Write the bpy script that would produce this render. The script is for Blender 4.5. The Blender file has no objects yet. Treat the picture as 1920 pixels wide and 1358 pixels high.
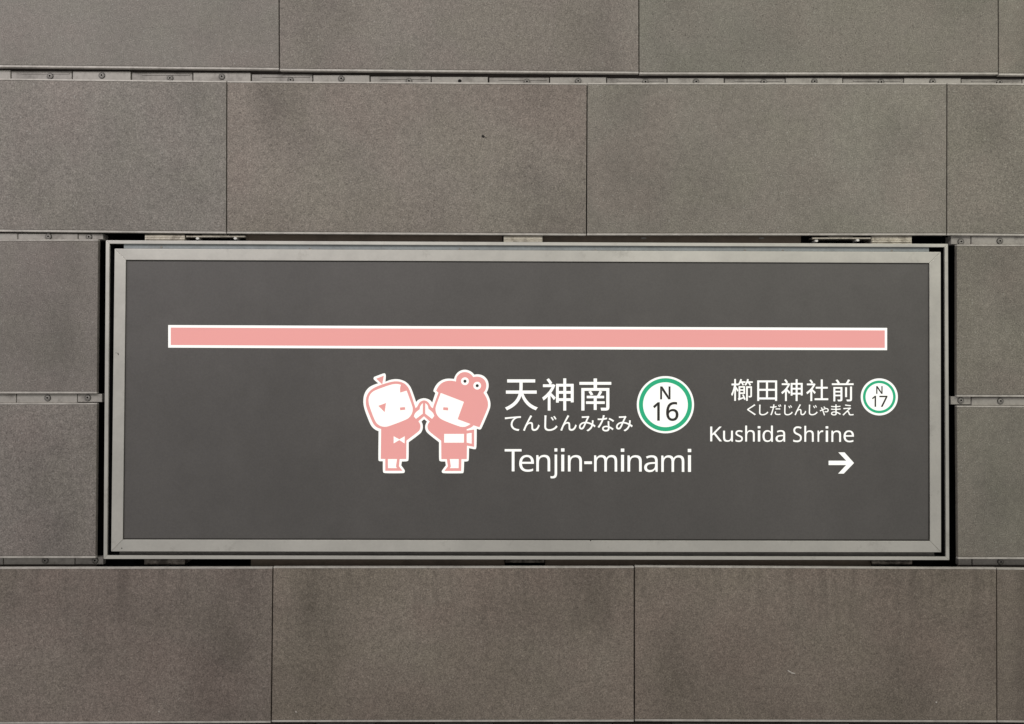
import bpy, bmesh, math, random
from mathutils import Vector, Matrix

random.seed(7)
scene = bpy.context.scene
COL = scene.collection

# ------------------------------------------------------------------ camera
FPX, PW, PH = 1506.9, 1920.0, 1358.0          # focal length in photo pixels, photo size
CAM_Z = 1.60                                   # height of the sign's middle above the platform
RX, RY, RZ = 0.01111, -0.00739, 0.00290        # small tilt, turn and roll of the hand-held camera
def rot3(rx, ry, rz):
    return Matrix.Rotation(rz, 3, 'Z') @ Matrix.Rotation(ry, 3, 'Y') @ Matrix.Rotation(rx, 3, 'X')
# camera frame: first in (right, up, out-of-wall), then to Blender's X right, -Y out of wall, Z up
TO_WORLD = Matrix(((1, 0, 0), (0, 0, -1), (0, 1, 0)))
CAM_R = TO_WORLD @ rot3(RX, RY, RZ)
CAM_P = Vector((-0.0419, -1.5083, CAM_Z + 0.0552))
cam_data = bpy.data.cameras.new("camera")
cam = bpy.data.objects.new("camera", cam_data)
COL.objects.link(cam)
cam.matrix_world = Matrix.Translation(CAM_P) @ CAM_R.to_4x4()
cam_data.sensor_width = 36.0
cam_data.lens = 36.0 * FPX / PW
cam_data.clip_start, cam_data.clip_end = 0.02, 100.0
scene.camera = cam

# ------------------------------------------------------------------ light
world = bpy.data.worlds.new("World")
scene.world = world
world.use_nodes = True
bg = world.node_tree.nodes["Background"]
bg.inputs[0].default_value = (1.0, 0.97, 0.93, 1)
bg.inputs[1].default_value = 0.31

def area(name, loc, target, size, energy, color, size_y):
    d = bpy.data.lights.new(name, 'AREA')
    d.shape = 'RECTANGLE'; d.size = size; d.size_y = size_y
    d.energy = energy; d.color = color
    o = bpy.data.objects.new(name, d)
    COL.objects.link(o)
    o.location = loc
    o.rotation_euler = (Vector(target) - Vector(loc)).to_track_quat('-Z', 'Y').to_euler()
    return o
# tube lights of the platform ceiling, parallel to the wall
area("platform_tube_light", (-1.5, -1.25, CAM_Z + 1.45), (-1.0, 0, CAM_Z), 2.6, 22.0, (1.0, 0.948, 0.962), 0.14)
area("platform_tube_light", (1.6, -1.25, CAM_Z + 1.45), (1.0, 0, CAM_Z), 2.6, 20.0, (1.0, 0.985, 0.85), 0.14)

scene.view_settings.view_transform = 'Standard'
scene.view_settings.look = 'None'
scene.view_settings.exposure = 0.0
scene.view_settings.gamma = 1.0

# ------------------------------------------------------------------ helpers
def at(px, py, y=0.0):
    """point of the wall (depth y behind the panel faces) seen at a photo pixel"""
    d = CAM_R @ Vector(((px - PW / 2) / FPX, -(py - PH / 2) / FPX, -1.0))
    t = (y - CAM_P.y) / d.y
    return CAM_P + d * t

WPOS = {}
def place(o, pos, parent):
    COL.objects.link(o)
    base = Vector((0, 0, 0))
    if parent is not None:
        o.parent = parent
        base = WPOS[parent.name]
    o.location = Vector(pos) - base
    WPOS[o.name] = Vector(pos)
    return o

def empty(name, pos, label, cat, parent=None):
    o = bpy.data.objects.new(name, None)
    o.empty_display_size = 0.1
    place(o, pos, parent)
    o['label'] = label; o['category'] = cat
    return o

def obj(name, bm, mat, parent, smooth=False):
    bmesh.ops.recalc_face_normals(bm, faces=bm.faces[:])
    c = Vector((0, 0, 0))
    for v in bm.verts: c += v.co
    c /= max(1, len(bm.verts))
    for v in bm.verts: v.co -= c
    me = bpy.data.meshes.new(name)
    bm.to_mesh(me); bm.free()
    if smooth:
        for p in me.polygons: p.use_smooth = True
    me.materials.append(mat)
    return place(bpy.data.objects.new(name, me), c, parent)

def prism(bm, pts, y0, y1, bevel=0.0, back=True):
    """pts: (x, z) outline; y0 front depth, y1 back depth"""
    f = [bm.verts.new((x, y0, z)) for x, z in pts]
    b = [bm.verts.new((x, y1, z)) for x, z in pts]
    n = len(pts)
    ff = bm.faces.new(f)
    sides = [bm.faces.new((f[i], f[(i + 1) % n], b[(i + 1) % n], b[i])) for i in range(n)]
    if back: bm.faces.new(b[::-1])
    if bevel:
        bmesh.ops.bevel(bm, geom=list(ff.edges), offset=bevel, segments=2, profile=0.6, affect='EDGES')

def quad(p, y=0.0):
    """p: four photo pixels TL TR BR BL -> (x, z) list at depth y"""
    out = []
    for a, b in p:
        v = at(a, b, y); out.append((v.x, v.z))
    return out

def rectpx(x0, y0, x1, y1, y=0.0):
    return quad([(x0, y0), (x1, y0), (x1, y1), (x0, y1)], y)

def disc(bm, c, r, y0, y1, n=24, bevel=0.0):
    prism(bm, [(c[0] + r * math.cos(2 * math.pi * k / n), c[1] + r * math.sin(2 * math.pi * k / n)) for k in range(n)], y0, y1, bevel)

def lathe(prof, n=24):
    """prof: (r, y) from rim to axis, revolve about Y"""
    bm = bmesh.new()
    rings = []
    for r, y in prof:
        if r < 1e-6: rings.append([bm.verts.new((0, y, 0))])
        else: rings.append([bm.verts.new((r * math.cos(2 * math.pi * k / n), y, r * math.sin(2 * math.pi * k / n))) for k in range(n)])
    for a, b in zip(rings[:-1], rings[1:]):
        for k in range(n):
            k2 = (k + 1) % n
            if len(b) == 1: bm.faces.new((a[k], a[k2], b[0]))
            else: bm.faces.new((a[k], a[k2], b[k2], b[k]))
    return bm

# ------------------------------------------------------------------ materials
def new_mat(name):
    m = bpy.data.materials.new(name); m.use_nodes = True
    nt = m.node_tree
    return m, nt, nt.nodes["Principled BSDF"]

def N(nt, typ, **kw):
    n = nt.nodes.new(typ)
    for k, v in kw.items():
        if k.startswith('_'): setattr(n, k[1:], v)
        else: n.inputs[k.replace('_', ' ')].default_value = v
    return n

def ramp(nt, fac, stops, interp='LINEAR'):
    r = nt.nodes.new('ShaderNodeValToRGB')
    r.color_ramp.interpolation = interp
    el = r.color_ramp.elements
    while len(el) < len(stops): el.new(0.5)
    for e, (p, c) in zip(el, stops):
        e.position = p
        e.color = (c, c, c, 1) if isinstance(c, (int, float)) else (*c, 1)
    nt.links.new(fac, r.inputs[0])
    return r.outputs[0]

def mix(nt, mode, fac, a, b):
    m = nt.nodes.new('ShaderNodeMix'); m.data_type = 'RGBA'; m.blend_type = mode
    for s, v in ((m.inputs[0], fac), (m.inputs[6], a), (m.inputs[7], b)):
        if hasattr(v, 'is_output'): nt.links.new(v, s)
        elif isinstance(v, (int, float)): s.default_value = v if s.type == 'VALUE' else (v, v, v, 1)
        else: s.default_value = (*v, 1)
    return m.outputs[2]

def coords(nt, scale=(1, 1, 1), jitter=3.0):
    """world position shifted per object so that no two pieces carry the same grain"""
    g = nt.nodes.new('ShaderNodeNewGeometry')
    oi = nt.nodes.new('ShaderNodeObjectInfo')
    mul = N(nt, 'ShaderNodeVectorMath', _operation='SCALE'); mul.inputs[0].default_value = (jitter, jitter * 2.3, jitter * 1.7)
    nt.links.new(oi.outputs['Random'], mul.inputs['Scale'])
    add = N(nt, 'ShaderNodeVectorMath', _operation='ADD')
    nt.links.new(g.outputs['Position'], add.inputs[0]); nt.links.new(mul.outputs[0], add.inputs[1])
    sc = N(nt, 'ShaderNodeVectorMath', _operation='MULTIPLY'); sc.inputs[1].default_value = scale
    nt.links.new(add.outputs[0], sc.inputs[0])
    return sc.outputs[0], oi.outputs['Random']

def noise(nt, vec, scale, detail=2.0, rough=0.5):
    n = N(nt, 'ShaderNodeTexNoise', Scale=scale, Detail=detail, Roughness=rough)
    nt.links.new(vec, n.inputs['Vector'])
    return n.outputs['Fac']

def voro(nt, vec, scale, out='Distance'):
    n = N(nt, 'ShaderNodeTexVoronoi', Scale=scale)
    nt.links.new(vec, n.inputs['Vector'])
    return n.outputs[out]

def bump(nt, bsdf, height, strength, dist):
    b = N(nt, 'ShaderNodeBump', Strength=strength, Distance=dist)
    nt.links.new(height, b.inputs['Height']); nt.links.new(b.outputs[0], bsdf.inputs['Normal'])

def stone_material(name, stained):
    m, nt, bs = new_mat(name)
    v, rnd = coords(nt)
    base = ramp(nt, noise(nt, v, 2.6, 4, .6), [(.30, (.234, .209, .189)), (.52, (.254, .230, .208)), (.72, (.265, .246, .222))])
    hue = ramp(nt, noise(nt, v, 6, 3, .6), [(.36, (1.02, .992, .997)), (.5, (1, 1, 1)), (.64, (.988, 1.004, .98))])
    c = mix(nt, 'MULTIPLY', 1.0, base, hue)
    # grain of pale and dark grit
    g = ramp(nt, noise(nt, v, 480, 3, .72), [(.27, .36), (.43, .86), (.56, 1.09), (.72, 1.75)])
    c = mix(nt, 'MULTIPLY', 1.0, c, g)
    g2 = ramp(nt, noise(nt, v, 110, 2, .6), [(.34, .91), (.5, 1.0), (.66, 1.08)])
    c = mix(nt, 'MULTIPLY', 1.0, c, g2)
    cellc = N(nt, 'ShaderNodeTexVoronoi', Scale=170); nt.links.new(v, cellc.inputs['Vector'])
    sep = N(nt, 'ShaderNodeSeparateColor'); nt.links.new(cellc.outputs['Color'], sep.inputs[0])
    pick_w = ramp(nt, sep.outputs[0], [(.93, 0.0), (.95, .8)])
    pick_d = ramp(nt, sep.outputs[1], [(.945, 0.0), (.97, .75)])
    spot = ramp(nt, cellc.outputs['Distance'], [(.10, 1.0), (.30, 0.0)])
    w = mix(nt, 'MULTIPLY', 1.0, pick_w, spot); d = mix(nt, 'MULTIPLY', 1.0, pick_d, spot)
    c = mix(nt, 'MIX', d, c, (.085, .075, .065))
    c = mix(nt, 'MIX', w, c, (.40, .385, .36))
    # soft soiling clouds
    cl = ramp(nt, noise(nt, v, 4.3, 5, .62), [(.26, .83), (.52, 1.0), (.66, 1.03)])
    c = mix(nt, 'MULTIPLY', 1.0, c, cl)
    tc = nt.nodes.new('ShaderNodeTexCoord')
    sz = N(nt, 'ShaderNodeSeparateXYZ'); nt.links.new(tc.outputs['Generated'], sz.inputs[0])
    # grime that has crept inward from the vertical joints
    jb = ramp(nt, sz.outputs[0], [(.02, 0.0), (.09, 1.0), (.26, 0.0), (.74, 0.0), (.90, 1.0), (.98, 0.0)], 'EASE')
    jn = ramp(nt, noise(nt, v, 5.5, 4, .6), [(.30, .74), (.62, 1.03)])
    c = mix(nt, 'MULTIPLY', jb, c, jn)
    if stained:
        c = mix(nt, 'MULTIPLY', 1.0, c, (.985, .945, .915))
        vs, _ = coords(nt, (48, 48, 5.0))
        st = ramp(nt, noise(nt, vs, 1.0, 3, .6), [(.48, 1.0), (.64, .84), (.74, .74)])
        top = ramp(nt, sz.outputs[2], [(.45, 0.0), (.98, 1.0)])
        c = mix(nt, 'MULTIPLY', top, c, st)
        cl2 = ramp(nt, noise(nt, v, 3.1, 4, .6), [(.30, .80), (.54, 1.0)])
        c = mix(nt, 'MULTIPLY', .7, c, cl2)
    pv = ramp(nt, rnd, [(0, .955), (1, 1.045)])
    c = mix(nt, 'MULTIPLY', 1.0, c, pv)
    oc = nt.nodes.new('ShaderNodeObjectInfo')      # each slab's own shade of stone
    c = mix(nt, 'MULTIPLY', 1.0, c, oc.outputs['Color'])
    nt.links.new(c, bs.inputs['Base Color'])
    bs.inputs['Roughness'].default_value = .72
    bs.inputs['Specular IOR Level'].default_value = .30
    bump(nt, bs, noise(nt, v, 300, 4, .7), .35, .0012)
    return m

def worn(name, col, rough, metal=0.0, spec=.4, mott=.065, brush=None, dirt=0.35, dirtcol=(.07, .062, .055), scale=14, fine=180, lo=.46, hi=.72):
    """painted or bare metal with grime of its own shape and fine mottling"""
    m, nt, bs = new_mat(name)
    v, rnd = coords(nt)
    mot = ramp(nt, noise(nt, v, fine, 3, .6), [(.35, 1 - mott), (.65, 1 + mott)])
    c = mix(nt, 'MULTIPLY', 1.0, col, mot)
    if brush:      # long wipe marks and drawn lines
        vb, _ = coords(nt, brush[:3])
        c = mix(nt, 'MULTIPLY', 1.0, c, ramp(nt, noise(nt, vb, 1.0, 4, .65), [(.32, 1 - brush[3]), (.66, 1 + brush[3])]))
    big = ramp(nt, noise(nt, v, 3.0, 3, .5), [(.35, .955), (.65, 1.04)])
    c = mix(nt, 'MULTIPLY', 1.0, c, big)
    if dirt:
        dm = ramp(nt, noise(nt, v, scale, 6, .7), [(lo, 0.0), (hi, dirt)])
        c = mix(nt, 'MIX', dm, c, dirtcol)
    nt.links.new(c, bs.inputs['Base Color'])
    rr = ramp(nt, noise(nt, v, 25, 4, .6), [(.3, max(0, rough - .08)), (.7, min(1, rough + .08))])
    nt.links.new(rr, bs.inputs['Roughness'])
    bs.inputs['Metallic'].default_value = metal
    bs.inputs['Specular IOR Level'].default_value = spec
    bump(nt, bs, noise(nt, v, fine * 1.6, 3, .6), .08, .0006)
    return m

def lit(name, col, strength, base):
    """translucent film of the lit sign face"""
    m, nt, bs = new_mat(name)
    v, _ = coords(nt, jitter=0)
    e = ramp(nt, noise(nt, v, 5, 2, .5), [(.3, .985), (.7, 1.015)])
    c = mix(nt, 'MULTIPLY', 1.0, col, e)
    nt.links.new(c, bs.inputs['Emission Color'])
    bs.inputs['Emission Strength'].default_value = strength
    bs.inputs['Base Color'].default_value = (*base, 1)
    bs.inputs['Roughness'].default_value = .4
    bs.inputs['Specular IOR Level'].default_value = .3
    return m

M_stone = stone_material("grey_grit_stone", False)
M_stone_st = stone_material("grey_grit_stone_streaked", True)
M_edge = worn("pale_cut_edge", (.58, .55, .51), .7, dirt=.35, dirtcol=(.20, .185, .165), scale=40, lo=.44, hi=.62)
M_plate = worn("cream_painted_steel", (.42, .40, .37), .55, dirt=.6, dirtcol=(.12, .105, .095), scale=30, lo=.52, hi=.70)
M_plate_d = worn("dull_steel", (.39, .37, .345), .6, dirt=.6, dirtcol=(.11, .10, .09), scale=30, lo=.46, hi=.68)
M_rail = worn("brown_rail", (.24, .205, .185), .7, dirt=.3)
M_screw = worn("grey_screw", (.33, .315, .295), .55, metal=.15, dirt=.55, dirtcol=(.08, .07, .065), scale=300)
M_hole = worn("black_hole", (.008, .008, .008), .9, dirt=0)
M_frame = worn("silver_grey_frame", (.70, .685, .64), .48, metal=.62, spec=.5, mott=.02, brush=(5, 5, 5, .07), dirt=.35, scale=22, dirtcol=(.25, .23, .2), lo=.6, hi=.75)
M_channel = worn("blue_grey_channel", (.33, .36, .375), .5, metal=.2, dirt=.3, scale=20)
M_channel_shade = worn("dusty_shaded_channel", (.20, .19, .18), .6, metal=.1, dirt=.5, scale=35)  # same channel metal with the inner frame's shade put into its colour, plus dust
M_void = worn("dark_void", (.008, .008, .011), .9, dirt=0)
M_beam = worn("dark_brown_beam", (.26, .205, .16), .6, dirt=.4, dirtcol=(.03, .025, .02), scale=18)
M_alu = worn("bare_aluminium", (.75, .70, .60), .38, metal=.55, dirt=.55, dirtcol=(.12, .09, .06), scale=60, lo=.48, hi=.66)
M_alu_d = worn("dirty_aluminium", (.36, .32, .28), .5, metal=.35, dirt=.85, dirtcol=(.05, .04, .035), scale=55, lo=.42, hi=.58)
M_nut = worn("white_nylon", (.80, .79, .76), .5, dirt=0)
M_gasket_shade = worn("gasket_shade", (.030, .028, .025), .7, dirt=0)
M_face = worn("charcoal_film", (.095, .089, .085), .52, spec=1.0, dirt=.10, dirtcol=(.22, .21, .20), scale=9, lo=.50, hi=.75, mott=.09, brush=(5, 5, 1.6, .08), fine=330)
M_white = lit("lit_white_film", (1.0, .997, .95), .83, (.42, .42, .39))
M_pink = lit("lit_pink_film", (.775, .335, .322), .80, (.35, .16, .14))
M_green = lit("lit_green_film", (.02, .37, .185), .84, (.02, .2, .1))
M_ink = worn("charcoal_print", (.045, .041, .038), .5, dirt=0)
M_chip = worn("pale_chip", (.62, .58, .54), .7, dirt=0)
M_spot = worn("black_spot", (.02, .018, .016), .8, dirt=0)

# ------------------------------------------------------------------ the wall
wall = empty("panel_wall", (0, 0.06, 0.0), "wall of grey speckled stone panels in staggered rows with screwed joint rails, behind the sign", "wall")

bm = bmesh.new()
prism(bm, [(-2.6, CAM_Z - 1.3), (2.6, CAM_Z - 1.3), (2.6, CAM_Z + 1.3), (-2.6, CAM_Z + 1.3)], .115, .135)
obj("backing_board", bm, M_void, wall)  # near-black, so the shade inside the gaps lies in its colour

STRIP = 4.0     # pale cut edge along the top and bottom of each panel, in photo pixels
def panel(tl, tr, br, bl, mat=M_stone, gap=.85, depth=0.0, top_strip=3.4, bot_strip=4.2):
    """one stone panel from its four outer corners in the photo; pale rebated edges are pieces of it"""
    gap *= random.uniform(.8, 1.25)
    (ax, ay), (bx, by), (cx, cy), (dx, dy) = tl, tr, br, bl
    face = [(ax + gap, ay + top_strip), (bx - gap, by + top_strip), (cx - gap, cy - bot_strip), (dx + gap, dy - bot_strip)]
    bm = bmesh.new()
    prism(bm, quad(face, depth), depth, depth + .008, .0006)
    p = obj("stone_panel", bm, mat, wall)
    e = .55 if mat is M_stone else .45
    for q in ([(ax + gap, ay), (bx - gap, by), (bx - gap, by + top_strip - e), (ax + gap, ay + top_strip - e)],
              [(dx + gap, dy - bot_strip + e), (cx - gap, cy - bot_strip + e), (cx - gap, cy), (dx + gap, dy)]):
        bm = bmesh.new()
        d2 = depth + .0001
        prism(bm, quad(q, d2), d2, depth + .0076, .0004)
        obj("edge_strip", bm, M_edge, p)
    bm = bmesh.new()      # the core that carries both edges, set back behind the thin groove
    core = [(ax + gap + .6, ay + .8), (bx - gap - .6, by + .8), (cx - gap - .6, cy - .8), (dx + gap + .6, dy - .8)]
    prism(bm, quad(core, depth + .0032), depth + .0032, depth + .0072)
    obj("panel_core", bm, M_rail, p)
    return p

P = []
# first row (cut by the top of the photo)
P.append(panel((-153, -162), (522.2, -156), (523.4, 130.9), (-152, 124.2)))
P.append(panel((522.8, -155), (1197.6, -149), (1198.0, 138.0), (523.9, 132.4)))
P.append(panel((1197.8, -150), (1871.4, -147), (1872.2, 139.6), (1198.2, 139.2)))
P.append(panel((1872.0, -148), (2546, -140), (2546, 147), (1872.6, 141.2)))
# second row
P.append(panel((-250, 144.5), (425.0, 152.0), (424.5, 438.0), (-250, 432.0)))
P.append(panel((425.3, 152.0), (1100.8, 156.0), (1099.4, 441.7), (424.9, 437.9)))
P.append(panel((1101.2, 155.6), (1775.4, 155.8), (1774.8, 441.2), (1100.0, 441.3)))
P.append(panel((1775.8, 155.8), (2450, 160), (2450, 446), (1775.3, 441.2)))
# third and fourth rows, either side of the sign
P.append(panel((-490, 449.6), (184.6, 449.0), (181.8, 738.1), (-493, 737.9)))
P.append(panel((-492, 756.0), (182.4, 755.9), (179.6, 1046.6), (-496, 1046.9)))
P.append(panel((1793.6, 458.5), (2468, 459), (2470, 746), (1793.4, 744.1)))
P.append(panel((1793.7, 760.9), (2470, 763), (2473, 1050), (1796.0, 1048.4)))
# fifth row
P.append(panel((-166, 1064.6), (511.4, 1063.7), (508.0, 1355.6), (-170, 1358.5), M_stone_st))
P.append(panel((511.8, 1063.0), (1189.2, 1062.6), (1189.2, 1353.4), (508.6, 1354.3), M_stone_st))
P.append(panel((1189.8, 1061.3), (1868.4, 1065.0), (1869.2, 1354.8), (1190.0, 1352.6), M_stone_st))
P.append(panel((1869.0, 1065.4), (2546, 1071), (2548, 1361), (1869.8, 1354.6), M_stone_st))
for p, c in zip(P, [(.985, 1.0, 1.0), (1.0, .995, .985), (.975, 1.0, .965), (.97, .995, .95),
                    (.985, 1.005, 1.005), (1.02, .995, .97), (.985, 1.005, .975), (.985, 1.01, .97),
                    (1.03, 1.035, 1.05), (1.04, 1.035, 1.05), (.975, .995, .955), (.965, .985, .94),
                    (1.03, 1.005, 1.01), (1.025, .995, .965), (1.005, .98, .95), (1.02, 1.0, .97)]):
    p.color = (*c, 1)
# continuing wall just outside the photo
panel((-843, 1064.6), (-166.6, 1064.6), (-170.6, 1358.5), (-847, 1358.5), M_stone_st)
for x in (-1096, -420, 257, 934, 1611, 2288):
    panel((x, 1379), (x + 676, 1379), (x + 676, 1668), (x, 1668), M_stone_st)
    panel((x - 100, 1686), (x + 576, 1686), (x + 576, 1975), (x - 100, 1975), M_stone_st)
    panel((x + 80, -475), (x + 756, -475), (x + 756, -184), (x + 80, -184))

def blob(px, py, rx, ry, rot, n=11, depth=-.0004):
    pts = []
    for k in range(n):
        a = 2 * math.pi * k / n; r = random.uniform(.72, 1.12)
        x, y = rx * r * math.cos(a), ry * r * math.sin(a)
        v = at(px + x * math.cos(rot) - y * math.sin(rot), py + x * math.sin(rot) + y * math.cos(rot), depth)
        pts.append((v.x, v.z))
    return pts
def mark(name, panel_i, mat, *blobs):
    bm = bmesh.new()
    for b in blobs: prism(bm, blob(*b), -.0004, .001)
    obj(name, bm, mat, P[panel_i])
mark("dark_spot", 5, M_spot, (906, 256, 3.6, 2.6, .4), (911, 258.4, 1.4, 1.0, 0))
mark("pale_scratch", 14, M_chip, (1480, 1259, 4.2, 1.2, .55), (1487, 1262.5, 5.0, 1.3, .25))
mark("dark_spot", 5, M_spot, (788, 250, 1.2, 1.0, 0))
mark("pale_chip", 13, M_chip, (555, 1335, 1.5, 1.4, 0))
mark("pale_chip", 12, M_chip, (298, 1334.5, 1.3, 1.6, 0))
mark("pale_chip", 15, M_chip, (1755.8, 1317, 1.6, 1.6, 0))

# rails behind the horizontal joints, with the plates and screws that hold the panels
def rail(x0, x1, ya0, ya1, yb0, yb1, depth=.019):
    bm = bmesh.new()
    prism(bm, quad([(x0, ya0), (x1, ya1), (x1, yb1), (x0, yb0)], depth), depth, .032)
    obj("joint_rail", bm, M_rail, wall)
rail(-300, 2300, 108, 128, 165, 180, .0262)
rail(-420, 184, 428, 428, 462, 462, .0262)
rail(1796, 2440, 432, 436, 470, 474, .0262)
rail(-420, 181, 728, 728, 766, 766, .0262)
rail(1796, 2440, 732, 734, 772, 774, .0262)
rail(-420, 179, 1038, 1038, 1072, 1072, .0262)
rail(1797, 2440, 1040, 1042, 1074, 1076, .0262)
rail(-300, 2300, 1340, 1340, 1395, 1395, .0262)

# pan-head screw: ring groove, domed head, dark socket
SCREW = lathe([(.0062, .0002), (.0060, -.0010), (.0054, -.0014), (.0046, -.0012), (.0044, -.0006), (.0041, -.0006),
               (.0039, -.0014), (.0026, -.0017), (.0018, -.0016), (.0016, -.0004), (0, -.0002)], 24)
bmesh.ops.recalc_face_normals(SCREW, faces=SCREW.faces[:])
screw_me = bpy.data.meshes.new("screw"); SCREW.to_mesh(screw_me); SCREW.free()
for p in screw_me.polygons: p.use_smooth = True
screw_me.materials.append(M_screw); screw_me.materials.append(M_spot)
for p in screw_me.polygons:      # dark groove round the head and dark socket
    r = math.hypot(p.center.x, p.center.z)
    if r > .0054 or r < .0017 or .00415 < r < .0045: p.material_index = 1
SMALL = lathe([(.0022, .0002), (.0021, -.0006), (.0015, -.0010), (.0007, -.0010), (.0006, -.0004), (0, -.0003)], 14)
bmesh.ops.recalc_face_normals(SMALL, faces=SMALL.faces[:])
small_me = bpy.data.meshes.new("small_screw"); SMALL.to_mesh(small_me); SMALL.free()
small_me.materials.append(M_screw)

def screw(px, py, depth, parent, me=screw_me):
    o = bpy.data.objects.new("screw", me)
    place(o, at(px, py, depth), parent)
    o.rotation_euler.y = random.uniform(0, 6)
    return o

def plate(x0, x1, y0, y1, depth, mat, sx=None, sy=None, hole=False, slot=False, back=.0258):
    bm = bmesh.new()
    prism(bm, rectpx(x0 + .45, y0, x1 - .45, y1, depth), depth, back, .0006)
    if slot:      # raised lip of the slotted adjuster behind
        w = x1 - x0
        prism(bm, rectpx(x0 + w * .17, y0 + 3.4, x1 - 5, y0 + 5.2, depth - .001), depth - .001, depth + .001)
    p = obj("fixing_plate", bm, mat, wall)
    if sx is not None:
        if hole:
            bm = bmesh.new(); c = at(sx, sy, depth - .0004)
            disc(bm, (c.x, c.z), .0034, depth - .0004, depth + .002, 18)
            obj("screw_hole", bm, M_hole, p)
        else:
            screw(sx, sy, depth - .0001, p)
    return p

# under the first row: pale and dull plates in turn
TOP = [(-40, 131.5), (190, 134.0), (416, 136.4), (640, 141.2), (862, 144.4), (1084, 145.2), (1305, 146.6), (1527, 146.2), (1748, 146.4), (1970, 148)]
def topy(x):
    for (a, b), (c, d) in zip(TOP[:-1], TOP[1:]):
        if x <= c: return b + (d - b) * (x - a) / (c - a)
    return TOP[-1][1]
pale = [(-88, 19.5, -32, 139), (136, 245, 191, 141.6), (362, 470, 416, 144), (587, 693, 640, 147.8), (809, 915, 862, 152), (1031, 1137, 1084, 152.4),
        (1251.5, 1357.5, 1305, 153.6), (1473, 1580, 1527, 153.2), (1695, 1802, 1748.5, 153.4), (1917, 2024, 1971, 154)]
dull = [(21, 135, 94, 143), (247, 361, 319, 147), (472, 586, 545, 150.4), (694.5, 808, 767, 152.4), (917, 1030, 988, 153.6), (1138, 1250.5, 1210, 154.0),
        (1358.5, 1472, 1432, 154.4), (1580.5, 1694, 1652, 154.6), (1802.5, 1916, 1874, 154.6)]
for i, (a, b, sx, sy) in enumerate(pale):
    plate(a, b, topy((a + b) / 2), topy((a + b) / 2) + 17, .0090, M_plate, sx, sy, hole=(i == 4))
for a, b, sx, sy in dull:
    t = topy((a + b) / 2)
    plate(a, b, t + .8, t + 19, .0106, M_plate_d, sx, sy, slot=True)
# beside the sign, three joints on each side
for a, b, y0, y1, mat, sx, sy in [
        (-190, -76, 437.6, 449.5, M_plate, -20, 444), (-75, 32.7, 437.8, 450, M_plate, -20, 444), (33.8, 145.7, 438.4, 450.4, M_plate, 91, 443.8), (146.7, 193.4, 438.8, 452, M_plate_d, 167, 444.6),
        (1783, 1820.2, 442.4, 458.2, M_plate_d, 1801.5, 453.4), (1821.5, 1932, 443, 458.2, M_plate, 1874.5, 452.2), (1933, 2045, 443, 458.2, M_plate_d, 1986, 453),
        (-200, -86, 738.4, 755.5, M_plate, -140, 746.5), (-85, 30.2, 738.4, 755.5, M_plate, -28, 746.5), (31, 144.7, 738.8, 755.5, M_plate, 89.4, 746.4), (145.3, 191.6, 738.9, 754, M_plate, 164.6, 746),
        (1782.2, 1820.6, 743.6, 758.6, M_plate, 1801.3, 751.0), (1821.6, 1933, 745.4, 760.4, M_plate, 1875.6, 752.2), (1934, 2046, 745.4, 760.4, M_plate, 1988, 752),
        (-112, 5.6, 1046.4, 1059, M_plate, -60, 1051), (6.6, 139.8, 1046.6, 1058.6, M_plate, 85, 1051.2), (140.8, 193.8, 1044, 1058.4, M_plate_d, 178.5, 1051),
        (1797, 1822.0, 1047, 1059.6, M_plate_d, None, None), (1823.4, 1935, 1048.4, 1059.6, M_plate_d, 1876, 1053.4)]:
    d = .0145 if y0 > 1000 else .0050
    plate(a, b, y0, min(y1, 449.0) if y1 < 455 else y1, d if mat is M_plate else d + .0012, mat, sx, sy)
# under the fifth row
for k in range(-2, 20):
    x = 35 + k * 111.4
    plate(x, x + 110, 1357.5, 1374, .0165, M_plate_d if k % 2 else M_rail)

# dark beams in the opening around the sign
for x0, x1, y0, y1, d in ((461, 942, 436, 470, .018), (1018, 1502, 438, 474, .018), (470, 946, 1046, 1062, .026), (1022, 1634, 1048, 1062, .026)):
    bm = bmesh.new(); prism(bm, rectpx(x0, y0, x1, y1, d), d, d + .03, .001)
    b = obj("support_beam", bm, M_beam, wall)
    if d < .02 and x0 > 1000:
        for sx in (1207, 1428):
            bm = bmesh.new(); c = at(sx, 446.6, d - .002)
            prism(bm, [(c.x + .0052 * math.cos(a * math.pi / 8), c.z + .0018 * math.sin(a * math.pi / 8)) for a in range(16)], d - .002, d + .001)
            obj("rivet", bm, M_plate, b)

# ------------------------------------------------------------------ the sign
sign = empty("station_sign", (at(988, 1049).x, 0.0, at(988, 1049).z),
             "long charcoal station name sign with lit white lettering, pink line bar and grey double frame", "sign")

def ring_bars(name, o, i, y0, y1, mat, bevel, miter=.35):
    """four mitred bars between outer corners o and inner corners i (TL TR BR BL photo pixels)"""
    for k in range(4):
        a, b, c, d = o[k], o[(k + 1) % 4], i[(k + 1) % 4], i[k]
        q = quad([a, b, c, d], y0)
        e = Vector((q[1][0] - q[0][0], q[1][1] - q[0][1])).normalized() * miter * .001
        q = [(q[0][0] + e.x, q[0][1] + e.y), (q[1][0] - e.x, q[1][1] - e.y), (q[2][0] - e.x, q[2][1] - e.y), (q[3][0] + e.x, q[3][1] + e.y)]
        bm = bmesh.new(); prism(bm, q, y0, y1, bevel)
        obj(name, bm, mat, sign)

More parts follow.
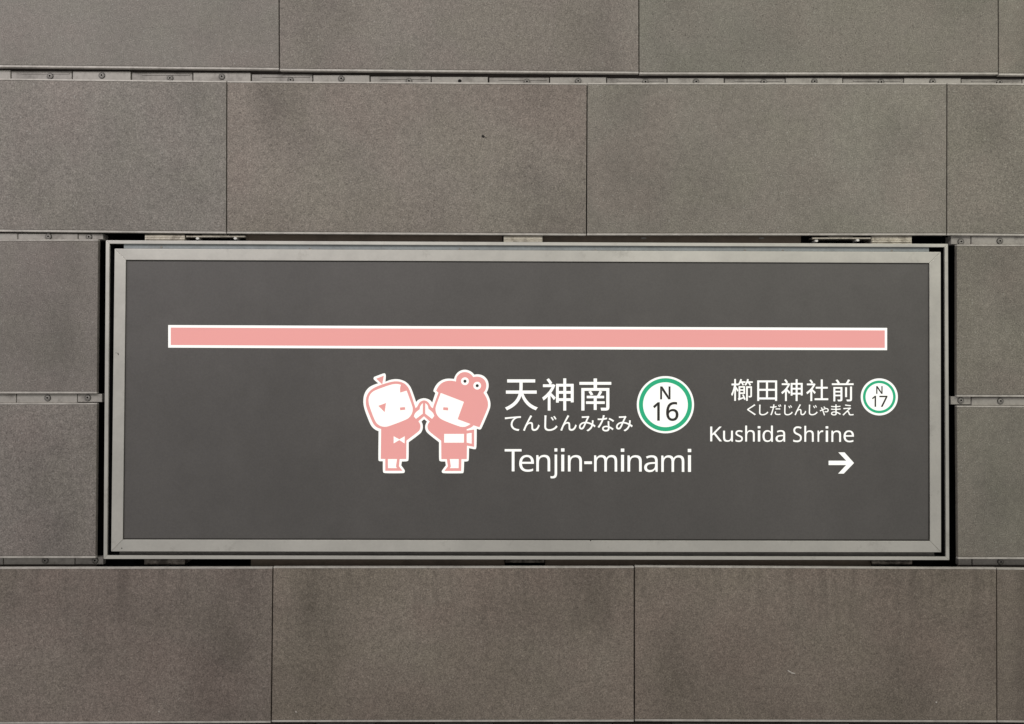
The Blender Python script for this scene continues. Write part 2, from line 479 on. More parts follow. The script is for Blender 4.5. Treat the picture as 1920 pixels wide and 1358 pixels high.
OUT_O = [(198.3, 450.7), (1777.6, 457.5), (1780.2, 1050.4), (194.0, 1048.3)]
OUT_I = [(205.2, 457.0), (1771.4, 463.6), (1774.0, 1044.2), (200.7, 1041.8)]
IN_O = [(214.8, 466.4), (1764.0, 472.6), (1764.8, 1035.8), (208.3, 1034.2)]
IN_I = [(235.8, 487.4), (1742.7, 493.4), (1744.0, 1014.7), (230.0, 1012.0)]
ring_bars("outer_frame_bar", OUT_O, OUT_I, -.003, .0005, M_frame, .0005, .12)
ring_bars("box_side", [(x + dx, y + dy) for (x, y), (dx, dy) in zip(OUT_O, ((1.2, 1), (-1.2, 1), (-1.2, -1), (1.2, -1)))],
          [(x + dx, y + dy) for (x, y), (dx, dy) in zip(OUT_I, ((-2, -2), (2, -2), (2, 2), (-2, 2)))], .0006, .09, M_void, 0, 0)  # near-black sleeve: darkness of the unlit gap put into its colour
ring_bars("inner_frame_bar", IN_O, IN_I, -.004, .032, M_frame, .0006, .22)
GAS_I = [(237.0, 489.2), (1741.6, 494.6), (1741.4, 1012.2), (231.8, 1009.8)]
GAS_O = [(234.0, 485.6), (1744.6, 491.6), (1746.0, 1016.6), (228.0, 1014.0)]
ring_bars("gasket_shade_strip", GAS_O, GAS_I, -.0024, .0004, M_gasket_shade, 0, 0)  # added dark strip: gasket gap and the frame lip's shade, put into colour
bm = bmesh.new()
prism(bm, quad([(232, 483), (1746, 489), (1748, 1018), (226, 1016)], -.0015), -.0015, .012)
face = obj("sign_face", bm, M_face, sign)
# channel between the two frames
bm = bmesh.new(); prism(bm, quad([(232, 457.3), (1742, 463.9), (1742, 472.4), (232, 466.3)], .0012), .0012, .034, .0005)
ch = obj("channel_strip", bm, M_channel, sign)
for sx, sy in ((302.6, 463.6), (581, 466.8), (862, 467.6), (1116.5, 469.4), (1396.8, 470), (1467.6, 470), (1672, 470.2)):
    screw(sx, sy, .0011, ch, small_me)
bm = bmesh.new(); prism(bm, quad([(224, 1029), (1752, 1031), (1752, 1050), (224, 1048)], .008), .008, .034, .0005)
obj("channel_strip", bm, M_channel_shade, sign)  # lower strip, in the shaded copy of the channel colour
# lumps of sealant under the inner frame
for x0 in (422 - 122, 1640):
    bm = bmesh.new()
    for k in range(9):
        prism(bm, blob(x0 + k * 4.0, 1035.6 + random.uniform(-.6, .8), random.uniform(1.6, 2.6), random.uniform(1.0, 2.0), random.uniform(0, 3), 9, .012), .010, .017)
    obj("sealant", bm, M_alu_d, sign)

# brackets that carry the sign, extruded with ribs
def bracket(x0, x1, y0, y1, depth, mat):
    bm = bmesh.new(); h = y1 - y0
    prism(bm, rectpx(x0, y0, x1, y1, depth + .003), depth + .003, depth + .04)
    for a, b, dd in ((.02, .22, .0028), (.30, .44, .0006), (.52, .74, 0), (.82, .99, .0018)):
        prism(bm, rectpx(x0, y0 + h * a, x1, y0 + h * b, depth + dd), depth + dd, depth + .0029, .0004)
    obj("mounting_bracket", bm, mat, sign)
bracket(271.8, 346.4, 440.6, 452.5, .003, M_alu)
bracket(944.4, 1017.0, 443.6, 457.5, .003, M_alu)
bracket(1634.4, 1709.4, 443.6, 458.5, .003, M_alu)
bracket(270.6, 346.2, 1046.4, 1058.4, .012, M_alu_d)
bracket(947.6, 1020.4, 1047.4, 1055.4, .018, M_alu_d)
bracket(1635.6, 1710.2, 1049.4, 1058.2, .014, M_alu_d)
# latches: dark box, brass coloured bar and two pale nuts
for x0, x1, y0, y1, bx0, bx1, by, nuts in ((348, 476, 438, 462, 349, 460, 443.4, ((370, 447.4), (441, 447.2))), (1500, 1633, 440, 466, 1523, 1633, 446.6, ((1531.2, 451.8), (1608.6, 450.6)))):
    bm = bmesh.new(); prism(bm, rectpx(x0, y0, x1, y1, .040), .040, .08, .001)
    la = obj("latch", bm, M_void, sign)
    bm = bmesh.new(); prism(bm, rectpx(bx0, by - 1.7, bx1, by + 1.7, .006), .006, .024, .0006)
    prism(bm, rectpx(bx0 + 30, by - 2.5, bx1 - 34, by - 1.9, .0065), .0065, .024)
    obj("latch_bar", bm, M_alu, la)
    for nx, ny in nuts:
        bm = bmesh.new(); c = at(nx, ny, .004)
        prism(bm, [(c.x + .0034 * math.cos(a * math.pi / 3), c.z + .0024 * math.sin(a * math.pi / 3)) for a in range(6)], .004, .022, .0004)
        obj("nut", bm, M_nut, la)
for b in ((221.5, 664, .9, 2.8, -.2), (217.5, 662, .8, .8, 0), (228.2, 1028.3, 1.1, 1.4, 0), (1107.4, 1013.6, 1.6, 1.2, 0)):
    mk = bmesh.new(); prism(mk, blob(*b, 9, -.0042), -.0042, -.003)
    obj("frame_mark", mk, M_spot, sign)

# ------------------------------------------------------------------ print on the sign face
def smooth_poly(pts, ang=42, it=2):
    for _ in range(it):
        n = len(pts); out = []
        sharp = []
        for i in range(n):
            a = Vector(pts[i]) - Vector(pts[i - 1]); b = Vector(pts[(i + 1) % n]) - Vector(pts[i])
            sharp.append(a.length > 0 and b.length > 0 and a.angle(b) > math.radians(ang))
        for i in range(n):
            p, q, r = Vector(pts[i - 1]), Vector(pts[i]), Vector(pts[(i + 1) % n])
            if sharp[i]: out.append(tuple(q))
            else:
                out.append(tuple(q * .75 + p * .25)); out.append(tuple(q * .75 + r * .25))
        pts = out
    return pts

def outlines_mesh(name, polys, y0, mat, parent, thick=.0002):
    """filled outlines with holes (photo pixels) as a thin film whose front lies at depth y0"""
    cu = bpy.data.curves.new("outline", 'CURVE'); cu.dimensions = '2D'; cu.fill_mode = 'BOTH'; cu.extrude = thick / 2
    for pl in polys:
        s = cu.splines.new('POLY'); s.points.add(len(pl) - 1); s.use_cyclic_u = True
        for k, (px, py) in enumerate(pl):
            v = at(px, py, y0)
            s.points[k].co = (v.x, v.z, 0, 1)
    t = bpy.data.objects.new("outline", cu); COL.objects.link(t)
    dg = bpy.context.evaluated_depsgraph_get()
    me = bpy.data.meshes.new_from_object(t.evaluated_get(dg))
    bm = bmesh.new(); bm.from_mesh(me)
    bpy.data.objects.remove(t); bpy.data.curves.remove(cu); bpy.data.meshes.remove(me)
    for v in bm.verts:
        x, z, e = v.co
        v.co = (x, y0 + thick / 2 - e, z)
    bmesh.ops.remove_doubles(bm, verts=bm.verts[:], dist=1e-7)
    return obj(name, bm, mat, parent)

F0, F1, F2, F3 = -.0017, -.0019, -.0021, -.0023     # stacked films
def zoomed(ox, oy, s):
    return lambda pts: [(ox + x / s, oy + y / s) for x, y in pts]

# pink line bar with a white border
bar = outlines_mesh("line_bar", [[(315.4, 609.7), (990, 612.6), (1663.4, 615.0), (1663.3, 656.8), (990, 655.0), (315.4, 652.0)]], F0, M_white, sign)
outlines_mesh("line_bar_fill", [[(320.1, 614.4), (990, 617.2), (1659.0, 619.7), (1659.0, 652.5), (990, 650.4), (320.1, 647.2)]], F1, M_pink, bar)

# lettering
GLYPHS = {
'T': '149,0 149,426 0,426 0,480 359,480 359,426 210,426 210,0',
'e': '173,0 125,5 83,21 59,37 38,58 22,83 10,113 2,147 0,184 5,239 20,286 35,312 53,333 75,351 101,364 129,371 159,374 202,369 239,354 268,329 290,297 303,257 308,211 308,176 61,176 65,138 76,107 92,83 115,65 143,54 176,51 208,52 237,57 264,65 291,76 291,24 264,13 237,6 208,2|62,223 246,223 243,251 236,276 225,297 208,313 186,322 158,325 132,322 110,313 92,298 77,278 68,252',
'n': '0,0 0,360 48,360 56,311 60,311 81,336 108,353 140,363 173,367 213,363 245,353 271,335 289,310 300,277 304,234 304,0 245,0 245,230 236,278 209,307 165,317 129,313 101,302 82,283 69,258 62,226 59,187 59,0',
'j': '124,581 111,583 99,590 92,602 89,618 92,635 99,647 111,654 124,656 137,654 148,647 156,635 159,618 156,602 148,590 137,583|52,0 36,0 22,2 10,5 0,8 0,56 21,51 32,49 44,49 64,52 80,61 91,78 94,105 94,521 153,521 153,107 150,76 142,50 129,28 110,13 84,3',
'i': '35,420 22,422 10,429 3,441 0,457 3,474 10,486 22,493 35,495 48,493 59,486 67,474 70,457 67,441 59,429 48,422|5,0 5,360 64,360 64,0',
'm': '0,0 0,360 48,360 56,311 60,311 80,336 105,353 135,363 166,367 216,360 253,340 276,306 279,306 301,333 329,352 361,363 395,367 432,363 463,353 486,335 503,310 513,277 517,234 517,0 458,0 458,232 450,279 426,308 385,317 353,314 328,304 310,287 298,264 290,234 288,199 288,0 229,0 229,232 221,279 196,308 155,317 123,313 98,302 80,283 68,258 61,226 59,187 59,0',
'a': '113,0 83,3 55,12 32,26 14,47 3,74 0,107 5,140 19,168 42,190 75,207 119,217 172,222 234,224 234,245 231,272 225,293 214,308 191,321 159,325 132,323 105,317 81,308 58,298 40,342 65,354 95,364 128,371 162,373 202,370 235,360 260,344 277,321 288,290 291,252 291,7 248,7 237,58 234,58 210,32 185,14 154,4|127,48 156,51 181,59 203,73 220,93 230,119 233,151 233,183 180,181 140,177 109,170 87,159 72,145 64,128 61,106 66,80 79,62 101,51',
'K': '0,0 0,480 61,480 61,243 102,289 143,334 273,480 343,480 153,271 351,0 280,0 110,229 61,186 61,0',
'u': '131,0 91,4 58,14 33,32 15,56 4,90 0,131 0,367 60,367 60,135 69,88 95,59 140,49 176,53 203,64 223,83 236,109 243,141 246,180 246,367 305,367 305,7 257,7 248,55 245,55 224,30 197,13 165,4',
's': '114,0 79,2 49,6 23,14 1,23 1,77 25,67 53,57 84,50 115,48 154,52 180,62 195,79 200,101 199,114 193,125 183,136 166,147 143,158 112,171 79,184 52,198 30,213 14,230 4,251 0,278 4,306 17,330 38,349 65,363 98,371 135,374 167,372 197,367 224,360 250,350 230,303 207,311 182,319 157,324 131,325 99,322 76,314 61,300 57,282 59,268 65,256 77,246 95,236 118,226 149,213 181,200 208,187 229,172 245,154 254,133 257,106 253,74 240,48 219,27 190,12 155,3',
'h': '0,0 0,510 59,510 59,361 58,335 56,310 60,310 80,334 107,352 138,362 172,366 212,363 245,352 271,335 289,310 300,276 304,234 304,0 245,0 245,230 236,278 209,307 165,317 129,313 101,302 82,283 69,257 62,225 59,186 59,0',
'd': '148,0 106,5 70,21 40,47 18,83 4,130 0,186 4,243 18,290 41,326 71,353 107,368 148,374 186,370 217,358 241,341 260,321 264,321 262,346 260,374 260,517 319,517 319,7 271,7 263,55 260,55 241,34 217,16 186,4|157,49 191,53 218,63 237,81 250,105 258,136 261,175 261,186 258,227 251,261 238,289 219,309 192,321 156,325 127,320 103,308 85,287 72,259 64,225 61,185 64,145 72,112 85,85 104,65 128,53',
'S': '132,0 93,2 57,6 26,14 0,23 0,81 27,71 60,61 97,55 135,53 167,55 194,62 215,73 231,89 240,108 243,130 240,152 233,170 219,185 198,199 169,214 130,229 76,253 38,283 20,307 10,336 6,371 11,407 26,436 49,461 80,478 117,490 159,493 197,491 232,486 263,477 292,466 273,415 247,425 219,433 189,438 158,440 131,438 108,432 90,421 78,407 70,390 67,370 70,348 77,330 91,315 110,301 137,288 172,274 211,258 244,240 269,221 288,198 299,170 303,135 298,96 283,63 257,36 222,16 181,4',
'r': '0,0 0,360 48,360 55,294 58,294 78,322 103,345 133,361 168,367 190,366 210,363 203,308 184,312 164,313 137,309 112,298 90,280 74,256 63,226 59,192 59,0',
'N': '0,0 0,480 70,480 326,83 329,83 327,115 325,162 324,209 324,480 380,480 380,0 310,0 53,398 51,398 54,340 56,268 56,0',
'1': '121,0 121,335 121,381 123,418 104,400 82,381 31,339 0,379 129,480 178,480 178,0',
'6': '163,0 134,3 106,10 81,23 58,41 38,64 22,93 10,127 2,167 0,212 2,263 9,314 22,361 42,404 60,430 82,451 109,469 140,482 177,491 220,493 251,492 266,490 279,487 279,437 266,440 251,443 236,444 221,445 178,441 144,429 116,411 95,387 80,358 69,325 63,289 59,251 63,251 82,273 106,291 137,303 177,307 216,303 249,290 277,269 299,240 311,204 316,161 311,115 297,76 274,43 244,19 207,5|162,50 189,53 212,62 231,77 246,99 254,127 257,161 255,190 247,214 234,234 216,249 193,258 164,261 135,258 109,248 89,233 73,215 63,194 60,173 63,144 71,115 85,89 105,68 131,55',
'7': '61,0 258,426 0,426 0,480 321,480 321,434 126,0',
'-': '0,0 0,52 162,52 162,0',
'天': '24,533 24,457 392,457 368,386 332,316 279,246 208,180 116,119 0,63 27,33 49,0 165,56 258,118 332,184 389,255 430,327 459,401 504,308 558,225 621,152 695,90 779,40 873,1 896,36 924,68 828,104 743,153 669,213 606,285 554,366 513,457 895,457 895,533 486,533 490,591 491,646 491,765 852,765 852,841 60,841 60,765 412,765 412,646 411,591 406,533',
'神': '124,885 175,817 214,752 275,792 235,853 182,918|465,487 605,487 605,345 465,345|465,554 465,693 605,693 605,554|821,487 821,345 678,345 678,487|821,554 678,554 678,693 821,693|605,919 605,761 396,761 396,230 465,230 465,277 605,277 605,0 678,0 678,277 821,277 821,237 893,237 893,761 678,761 678,919|20,747 20,678 274,678 199,556 103,449 0,367 18,333 33,294 96,344 158,404 158,0 227,0 227,433 285,364 330,306 375,368 316,430 242,504 289,572 330,645 363,721 325,750 312,747',
'南': '257,540 290,485 313,441 374,461 350,505 316,559|398,920 398,820 0,820 0,749 398,749 398,643 54,643 54,1 130,1 130,574 752,574 752,70 596,70 610,0 744,0 790,10 820,40 828,88 828,643 481,643 481,749 881,749 881,820 481,820 481,920|562,561 531,490 493,418 206,418 206,357 401,357 401,256 185,256 185,193 401,193 401,19 473,19 473,193 698,193 698,256 473,256 473,357 680,357 680,418 558,418 593,477 627,541',
'て': '0,695 9,608 155,631 334,651 479,667 411,613 351,536 308,440 292,329 308,228 354,146 421,83 503,39 594,11 688,0 717,83 635,91 555,111 483,144 425,193 386,260 372,347 388,440 433,532 505,611 601,663 662,674 732,678 797,679 797,759 678,753 527,741 89,700 52,697',
'ん': '471,780 383,816 365,775 346,739 249,557 110,282 0,30 86,0 123,110 172,228 208,286 254,337 308,374 367,388 405,380 430,356 440,318 442,224 444,128 453,83 478,42 522,13 589,1 657,10 715,36 765,77 807,132 842,198 871,274 805,328 778,245 735,166 677,107 602,84 562,91 534,114 521,155 519,244 517,340 507,392 482,430 446,453 400,461 351,455 300,435 251,399 348,575 439,731 456,758',
'じ': '380,748 323,724 373,646 417,562 476,589 428,673|509,799 453,773 504,697 550,615 608,643 560,725|103,830 2,831 9,783 11,729 6,493 0,223 8,150 31,93 68,50 117,22 176,5 244,0 346,10 434,36 509,75 571,121 621,172 661,221 604,289 566,238 520,189 467,146 404,113 331,90 246,82 180,90 128,115 94,161 82,231 87,494 94,729 97,780',
'み': '776,574 695,583 696,538 695,491 692,454 686,416 602,451 510,480 412,497 474,635 526,737 539,754 552,770 502,811 479,804 452,800 343,794 226,790 191,791 151,793 155,712 229,718 437,728 386,620 333,500 240,489 159,462 93,421 43,368 11,305 0,235 10,178 37,135 78,108 130,98 178,105 219,126 256,167 297,240 340,334 382,429 484,412 580,380 668,337 636,257 584,181 509,112 406,55 472,0 568,58 642,127 697,206 735,297 790,258 839,218 876,304 822,341 755,381 768,473|302,430 266,349 229,272 193,212 173,191 154,180 133,177 103,185 81,208 73,245 88,309 133,366 205,409',
'な': '793,509 838,575 731,643 605,708 564,647 641,608 725,559|528,216 529,171 523,132 505,101 470,80 418,72 367,78 331,94 309,119 302,151 318,192 361,220 425,231 478,227|593,536 515,536 526,284 478,292 428,294 349,284 286,253 243,206 228,144 244,80 287,35 350,9 428,0 508,11 562,42 593,89 603,145 602,187 663,151 717,112 764,72 807,140 749,185 680,228 599,264 592,428 591,480|357,845 269,853 258,767 238,680 180,676 125,675 62,677 3,682 8,607 67,605 125,604 169,605 214,607 157,480 82,347 0,233 77,193 158,319 234,467 295,615 391,631 477,652 475,727 397,705 318,690 340,776',
'櫛': '134,919 134,726 18,726 18,656 127,656 95,517 51,383 0,276 22,241 39,204 74,276 106,365 134,463 134,0 200,0 200,514 236,446 263,390 308,444 257,523 200,606 200,656 288,656 288,681 310,666 330,650 370,701 405,761 431,761 470,701 499,647 547,678 525,717 496,761 612,761 612,821 432,821 449,863 462,903 395,919 371,843 335,766 288,698 288,726 200,726 200,919|690,919 666,836 627,753 574,682 601,665 626,645 668,698 704,761 726,761 770,698 803,641 852,674 828,715 795,761 925,761 925,821 730,821 745,864 757,906|645,610 645,1 711,1 711,546 832,546 832,214 829,204 820,200 792,199 744,200 755,172 762,143 825,145 865,154 881,167 889,186 891,213 891,610|531,429 531,349 386,349 386,429|531,481 386,481 386,561 531,561|324,19 372,43 539,104 562,40 618,62 580,160 531,268 478,251 499,203 520,153 386,113 386,293 593,293 593,616 322,616 322,146 317,114 306,95 292,84 310,52',
'田': '0,842 0,0 74,0 74,61 733,61 733,0 810,0 810,842|74,137 74,419 359,419 359,137|733,137 435,137 435,419 733,419|74,494 74,769 359,769 359,494|733,494 435,494 435,769 733,769',
'社': '132,887 186,819 226,753 287,791 245,854 189,920|26,747 26,678 291,678 211,556 110,449 0,367 18,333 33,294 103,346 173,410 173,0 246,0 246,432 305,365 351,307 398,369 259,507 307,575 350,647 385,721 344,750 331,747|622,922 622,605 403,605 403,533 622,533 622,112 356,112 356,38 933,38 933,112 698,112 698,533 911,533 911,605 698,605 698,922',
'前': '551,590 551,180 621,180 621,590|754,620 754,90 752,79 746,73 733,71 684,70 601,72 617,36 628,0 696,0 749,4 786,13 811,28 824,53 828,89 828,620|670,921 628,839 576,758 276,758 325,776 282,846 225,917 155,892 207,824 247,758 0,758 0,689 894,689 894,758 661,758 706,825 750,895|356,377 356,276 134,276 134,377|356,436 134,436 134,535 356,535|63,599 63,1 134,1 134,217 356,217 356,83 354,73 349,68 338,66 297,65 228,67 243,34 254,0 314,1 360,4 393,13 415,27 426,50 429,82 429,599',
'く': '499,803 425,869 399,836 368,802 278,720 168,628 73,550 35,514 10,482 0,452 6,421 27,389 66,352 232,211 381,73 417,37 450,0 521,66 397,180 261,296 147,389 111,424 99,451 110,477 144,510 289,629 430,746',
'し': '103,830 2,831 8,783 10,729 5,492 0,223 8,150 31,93 68,50 116,22 175,5 243,0 346,10 434,36 509,75 571,121 621,172 661,221 604,289 565,238 520,189 467,147 404,113 331,90 246,82 180,90 128,115 94,161 82,231 86,493 94,729 97,779',
'だ': '436,518 436,443 529,451 622,454 709,451 790,442 792,518 707,525 619,527 523,524|457,275 382,282 371,222 367,164 383,99 430,53 506,25 611,16 715,20 804,31 807,112 711,97 612,92 525,100 474,121 449,151 443,185 447,227|684,792 631,769 674,701 712,630 766,654 727,725|794,833 742,810 786,743 825,671 879,695 839,764|120,656 65,657 0,663 3,585 58,582 119,581 163,582 211,584 185,477 138,321 79,160 17,30 105,0 161,136 216,300 261,458 278,525 293,592 399,606 501,626 501,704 407,684 309,669 324,743 332,782 342,822 246,830 247,792 243,748 237,710 228,661 172,657',
'ゃ': '406,576 461,619 407,670 353,713 298,671 355,625|0,401 38,323 106,356 201,402 234,328 276,219 314,105 344,0 423,22 368,186 301,359 268,433 364,473 455,503 531,514 588,506 625,484 645,454 651,422 644,384 623,351 583,328 522,319 481,323 440,333 405,347 402,274 437,262 480,253 526,249 589,255 639,271 678,297 705,331 721,373 726,422 715,483 680,535 620,570 534,584 445,571 343,538 238,495 189,591 177,613 165,638 85,607 107,579 126,550 147,513 171,465 117,441 70,422 41,412',
'ま': '318,224 319,157 310,114 287,88 254,74 213,70 150,76 106,93 82,119 74,151 84,183 112,210 158,228 221,234 270,232|3,519 4,444 131,434 254,430 311,430 315,294 274,298 231,300 134,289 62,258 16,209 0,147 14,84 57,38 127,9 222,0 304,12 359,44 389,89 398,140 396,202 490,159 571,106 638,51 684,122 613,175 514,232 392,278 385,432 524,440 662,455 663,530 526,513 384,503 384,515 384,643 525,653 654,666 655,739 520,722 384,712 385,773 387,811 391,840 306,840 309,811 310,780 310,709 264,709 135,716 8,731 9,657 134,646 265,640 309,640 309,515 309,500 255,500 131,505',
'え': '196,831 183,758 390,726 580,704 591,778 471,789 326,808|611,545 563,599 542,593 515,588 326,572 150,562 104,562 65,564 72,476 108,481 153,486 461,510 50,98 0,53 76,0 184,125 279,223 302,242 326,255 353,259 378,253 399,235 414,206 448,88 469,47 501,21 545,7 599,3 698,8 787,18 792,102 705,88 603,82 560,88 532,105 516,136 499,194 483,248 466,284 441,309 407,320 387,322 368,322 462,412 556,500 581,522',
}
def glyph(ch, box, grow):
    """outline of a character fitted to a box (photo pixels), strokes thickened by grow pixels on each side"""
    x0, y0, x1, y1 = box
    polys = [[tuple(map(int, p.split(','))) for p in q.split(' ')] for q in GLYPHS[ch].split('|')]
    if ch in 'ij':      # square dots
        k = 0 if min(p[1] for p in polys[0]) > max(p[1] for p in polys[1]) else 1
        xs = [p[0] for p in polys[k]]; ys = [p[1] for p in polys[k]]
        sq = [(min(xs) + 1, min(ys) + 2), (max(xs) - 1, min(ys) + 2), (max(xs) - 1, max(ys)), (min(xs) + 1, max(ys))]
        def ar(q): return sum(q[t - 1][0] * q[t][1] - q[t][0] * q[t - 1][1] for t in range(len(q)))
        polys[k] = sq if ar(sq) * ar(polys[k]) > 0 else sq[::-1]
    w = max(p[0] for q in polys for p in q); h = max(p[1] for q in polys for p in q)
    ax, ay = x0 + grow, y0 + grow; sx, sy = (x1 - x0 - 2 * grow) / w, (y1 - y0 - 2 * grow) / h
    res = [[(ax + x * sx, ay + (h - y) * sy) for x, y in q] for q in polys]
    def area2(q): return sum(q[i - 1][0] * q[i][1] - q[i][0] * q[i - 1][1] for i in range(len(q)))
    sgn = 1 if max((area2(q) for q in res), key=abs) > 0 else -1
    out = []
    for q in res:
        n = len(q); r = []
        for i in range(n):
            a = Vector(q[i]) - Vector(q[i - 1]); b = Vector(q[(i + 1) % n]) - Vector(q[i])
            if a.length < 1e-6 or b.length < 1e-6: continue
            a.normalize(); b.normalize()
            n1, n2 = Vector((a.y, -a.x)), Vector((b.y, -b.x))
            m = n1 + n2
            if m.length < .3: m = n1
            m.normalize()
            k = min(1.0 / max(.35, m.dot(n1)), 1.7)
            r.append(tuple(Vector(q[i]) + m * (grow * sgn * k)))
        out.append(r)
    return out
def line(name, text, boxes, ox, oy, s, grow, mat, parent, y0=F0):
    polys = []
    for ch, (a, b, c, d) in zip(text, boxes):
        polys += glyph(ch, (ox + a / s, oy + b / s, ox + c / s, oy + d / s), grow)
    return outlines_mesh(name, polys, y0, mat, parent)
SA, SB = (930, 690, 4.923), (1310, 690, 4.923)
line("kanji_lettering", "天神南", [(84, 106, 385, 391), (427, 97, 717, 394), (770, 98, 1064, 394)], *SA, .36, M_white, sign)
line("kana_lettering", "てんじんみなみ", [(82, 446, 230, 582), (250, 438, 403, 582), (446, 439, 568, 582), (594, 437, 745, 581), (766, 444, 918, 586), (938, 437, 1090, 587), (1108, 444, 1261, 586)], *SA, .14, M_white, sign)
line("roman_lettering", "Tenjin-minami", [(80, 750, 236, 955), (214, 804, 350, 959), (372, 803, 500, 955), (503, 743, 566, 1020), (600, 743, 632, 955), (664, 805, 793, 956),
     (815, 863, 886, 888), (906, 805, 1118, 957), (1152, 745, 1184, 957), (1214, 806, 1345, 957), (1368, 807, 1492, 962), (1526, 807, 1738, 960), (1770, 748, 1802, 960)], *SA, -.18, M_white, sign)
line("kanji_lettering", "櫛田神社前", [(300, 103, 499, 304), (541, 116, 724, 305), (763, 105, 960, 306), (994, 107, 1196, 306), (1230, 107, 1430, 309)], *SB, .12, M_white, sign)
line("kana_lettering", "くしだじんじゃまえ", [(448, 336, 528, 437), (558, 340, 643, 438), (660, 337, 763, 437), (790, 341, 868, 438), (886, 336, 992, 437), (1017, 340, 1098, 438),
     (1118, 356, 1200, 439), (1222, 338, 1312, 439), (1328, 338, 1430, 439)], *SB, .08, M_white, sign)
line("roman_lettering", "KushidaShrine", [(107, 542, 215, 678), (226, 580, 316, 682), (340, 575, 408, 684), (430, 533, 518, 680), (545, 538, 570, 680), (590, 533, 685, 684), (710, 575, 798, 684),
     (873, 540, 952, 686), (976, 535, 1062, 682), (1098, 577, 1150, 682), (1172, 539, 1196, 683), (1226, 578, 1314, 683), (1338, 577, 1433, 687)], *SB, -.06, M_white, sign)
outlines_mesh("arrow", [zoomed(*SB)([(1200, 857), (1363, 857), (1290, 780), (1346, 780), (1434, 878), (1339, 976), (1288, 976), (1362, 897), (1200, 897)])], F0, M_white, sign)

def circ(cx, cy, r, n=64):
    return [(cx + r * math.cos(2 * math.pi * k / n), cy + r * math.sin(2 * math.pi * k / n)) for k in range(n)]
def badge(S, cx, cy, r, r1, r2, chars):
    z = zoomed(*S)
    b = outlines_mesh("number_badge", [z(circ(cx, cy, r, 80))], F0, M_white, sign)
    outlines_mesh("badge_ring", [z(circ(cx, cy, r1, 80)), z(circ(cx, cy, r2, 80))], F1, M_green, b)
    for nm, text, boxes, g in chars:
        line(nm, text, boxes, *S, g, M_ink, b, F1)
badge(SA, 1564, 340, 264, 245, 207, [("badge_letter", "N", [(1515, 171, 1611, 291)], .5), ("badge_number", "16", [(1450, 317, 1512, 488), (1570, 314, 1685, 491)], .62)])
badge(SB, 1667.5, 268, 171, 151, 127, [("badge_letter", "N", [(1639, 168, 1698, 240)], .3), ("badge_number", "17", [(1600, 257, 1638, 360), (1668, 257, 1743, 360)], .28)])

# emblem: two dolls joining hands
Z = zoomed(660, 680, 6.1714)
white = [(248, 185), (256, 166), (362, 125), (380, 125), (394, 145), (386, 222), (440, 200), (500, 190), (560, 196), (620, 220), (665, 262), (692, 312), (742, 458),
         (758, 437), (790, 420), (833, 411), (875, 420), (908, 437), (928, 464), (965, 352), (943, 333), (943, 318), (965, 270), (1000, 228), (1050, 197), (1110, 184), (1180, 190),
         (1195, 150), (1220, 115), (1260, 90), (1305, 81), (1350, 90), (1390, 112), (1415, 141), (1450, 135), (1500, 142), (1545, 170), (1575, 215), (1583, 265), (1574, 315), (1556, 346),
         (1585, 400), (1600, 450), (1603, 490), (1595, 540), (1500, 760), (1488, 774), (1475, 776), (1443, 765), (1441, 985), (1430, 1002), (1410, 1003), (1354, 990), (1352, 1120), (1346, 1138), (1328, 1145), (1297, 1145),
         (1294, 1262), (1286, 1278), (1268, 1282), (1060, 1282), (1043, 1274), (1038, 1258), (1044, 1245), (1086, 1190), (1080, 1145), (1030, 1145), (1013, 1137), (1007, 1120), (1007, 922), (872, 817), (850, 780), (845, 740), (855, 705), (868, 683),
         (835, 655), (803, 683), (817, 710), (821, 755), (808, 800), (780, 830), (656, 922), (655, 1120), (649, 1137), (630, 1144), (577, 1145), (569, 1190), (608, 1242), (612, 1258), (606, 1274), (590, 1281),
         (380, 1281), (364, 1274), (357, 1258), (357, 1142), (322, 1142), (309, 1136), (304, 1120), (308, 795), (268, 778), (230, 745), (205, 700), (150, 560), (133, 490), (130, 430), (140, 370), (165, 320), (205, 280), (250, 258), (304, 240), (252, 197)]
em = outlines_mesh("emblem", [Z(smooth_poly(white))], F0, M_white, sign)
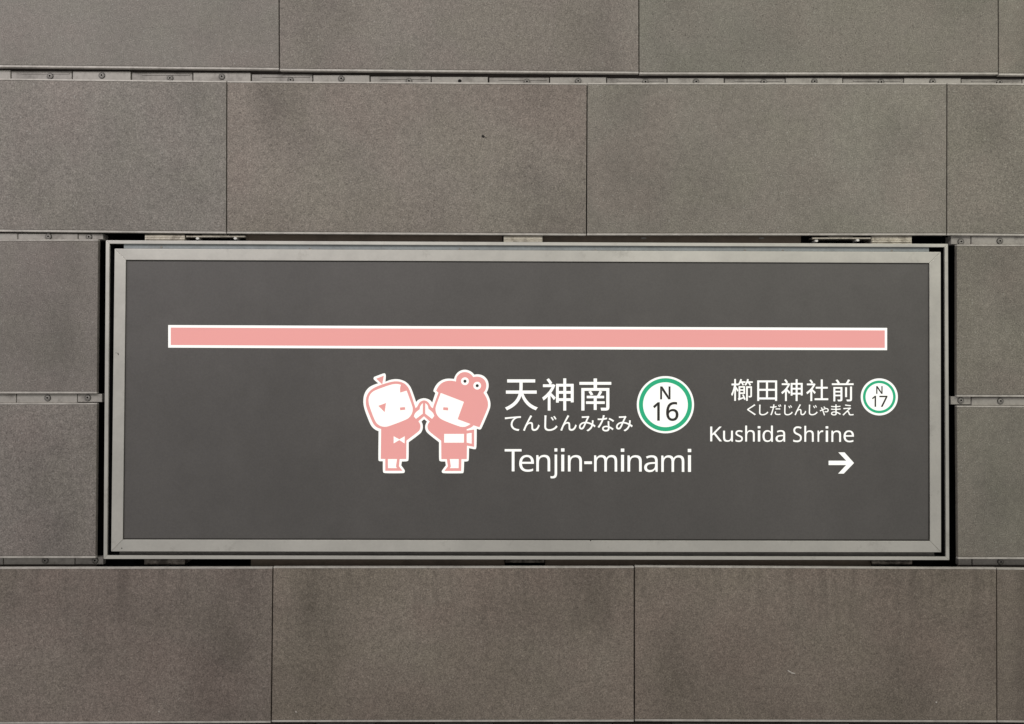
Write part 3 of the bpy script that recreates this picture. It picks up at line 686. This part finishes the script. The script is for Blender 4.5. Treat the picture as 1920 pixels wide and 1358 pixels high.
pink = [(345, 254), (440, 226), (500, 216), (555, 220), (608, 241), (645, 278), (670, 325), (735, 527), (755, 512), (764, 490), (784, 458), (808, 442), (833, 437), (858, 442), (884, 460), (903, 492), (915, 515), (936, 529),
        (946, 492), (1000, 350), (974, 325), (990, 290), (1025, 245), (1070, 219), (1120, 209), (1165, 211), (1203, 220), (1206, 180), (1225, 145), (1260, 118), (1305, 108), (1348, 116), (1382, 140), (1403, 168), (1440, 161), (1490, 168), (1530, 194), (1552, 235), (1556, 275), (1545, 318), (1522, 350),
        (1550, 395), (1570, 440), (1576, 490), (1568, 535), (1475, 749), (1407, 727), (1378, 754), (1327, 772), (1327, 787), (1414, 775), (1414, 975), (1330, 962), (1328, 1118), (1266, 1118), (1264, 1255), (1068, 1255), (1110, 1200), (1097, 1118), (1034, 1118), (1032, 905), (897, 802), (877, 770), (872, 738), (882, 705), (900, 683),
        (833, 622), (768, 680), (788, 708), (794, 742), (785, 780), (760, 806), (630, 903), (628, 1116), (552, 1117), (543, 1200), (585, 1253), (385, 1253), (385, 1116), (333, 1115), (337, 768), (305, 760), (265, 735), (235, 690), (165, 520), (158, 450), (165, 400), (185, 355), (215, 320), (260, 288)]
topknot = [(280, 187), (368, 152), (350, 253)]
outlines_mesh("emblem_print", [Z(smooth_poly(pink)), Z(topknot)], F1, M_pink, em)
boy_face = [(190, 440), (195, 400), (215, 360), (250, 330), (300, 308), (440, 258), (500, 247), (540, 249), (566, 258), (555, 295), (558, 348), (632, 325), (697, 500), (705, 545), (695, 590), (665, 635), (625, 662), (425, 738), (380, 745), (335, 738), (295, 715), (265, 675), (200, 505)]
girl_face = [(1027, 352), (1295, 455), (1222, 656), (1371, 711), (1330, 738), (1285, 747), (1240, 740), (1045, 665), (1000, 630), (975, 590), (965, 545), (970, 505)]
inlays = [smooth_poly(boy_face, 38), smooth_poly(girl_face, 38), [(482, 853), (548, 889), (610, 853), (608, 936), (548, 897), (482, 936)],
          [(415, 1117), (521, 1117), (508, 1203), (519, 1222), (417, 1222)], [(1132, 1117), (1235, 1117), (1233, 1222), (1134, 1222), (1144, 1203)],
          smooth_poly([(820, 470), (818, 592), (740, 652), (716, 622), (729, 582), (784, 540), (786, 516), (800, 488)], 38), smooth_poly([(848, 470), (868, 484), (880, 508), (885, 536), (940, 582), (952, 618), (926, 652), (848, 592)], 38),
          [(1067, 826), (1296, 826), (1295, 927), (1066, 927)], [(1327, 823), (1384, 813), (1384, 940), (1327, 926)], circ(1307, 216, 45, 40), circ(1449, 268, 45, 40)]
for p in inlays: outlines_mesh("emblem_inlay", [Z(p)], F2, M_white, em)
for p in ([(304, 501), (393, 468), (378, 574)], [(555, 520), (613, 515), (616, 546), (557, 552)], [(1057, 517), (1113, 521), (1112, 554), (1054, 549)]): outlines_mesh("emblem_detail", [Z(p)], F3, M_pink, em)
for x, y in ((1307, 216), (1449, 268)): outlines_mesh("emblem_pupil", [Z(circ(x, y, 18, 24))], F3, M_ink, em)
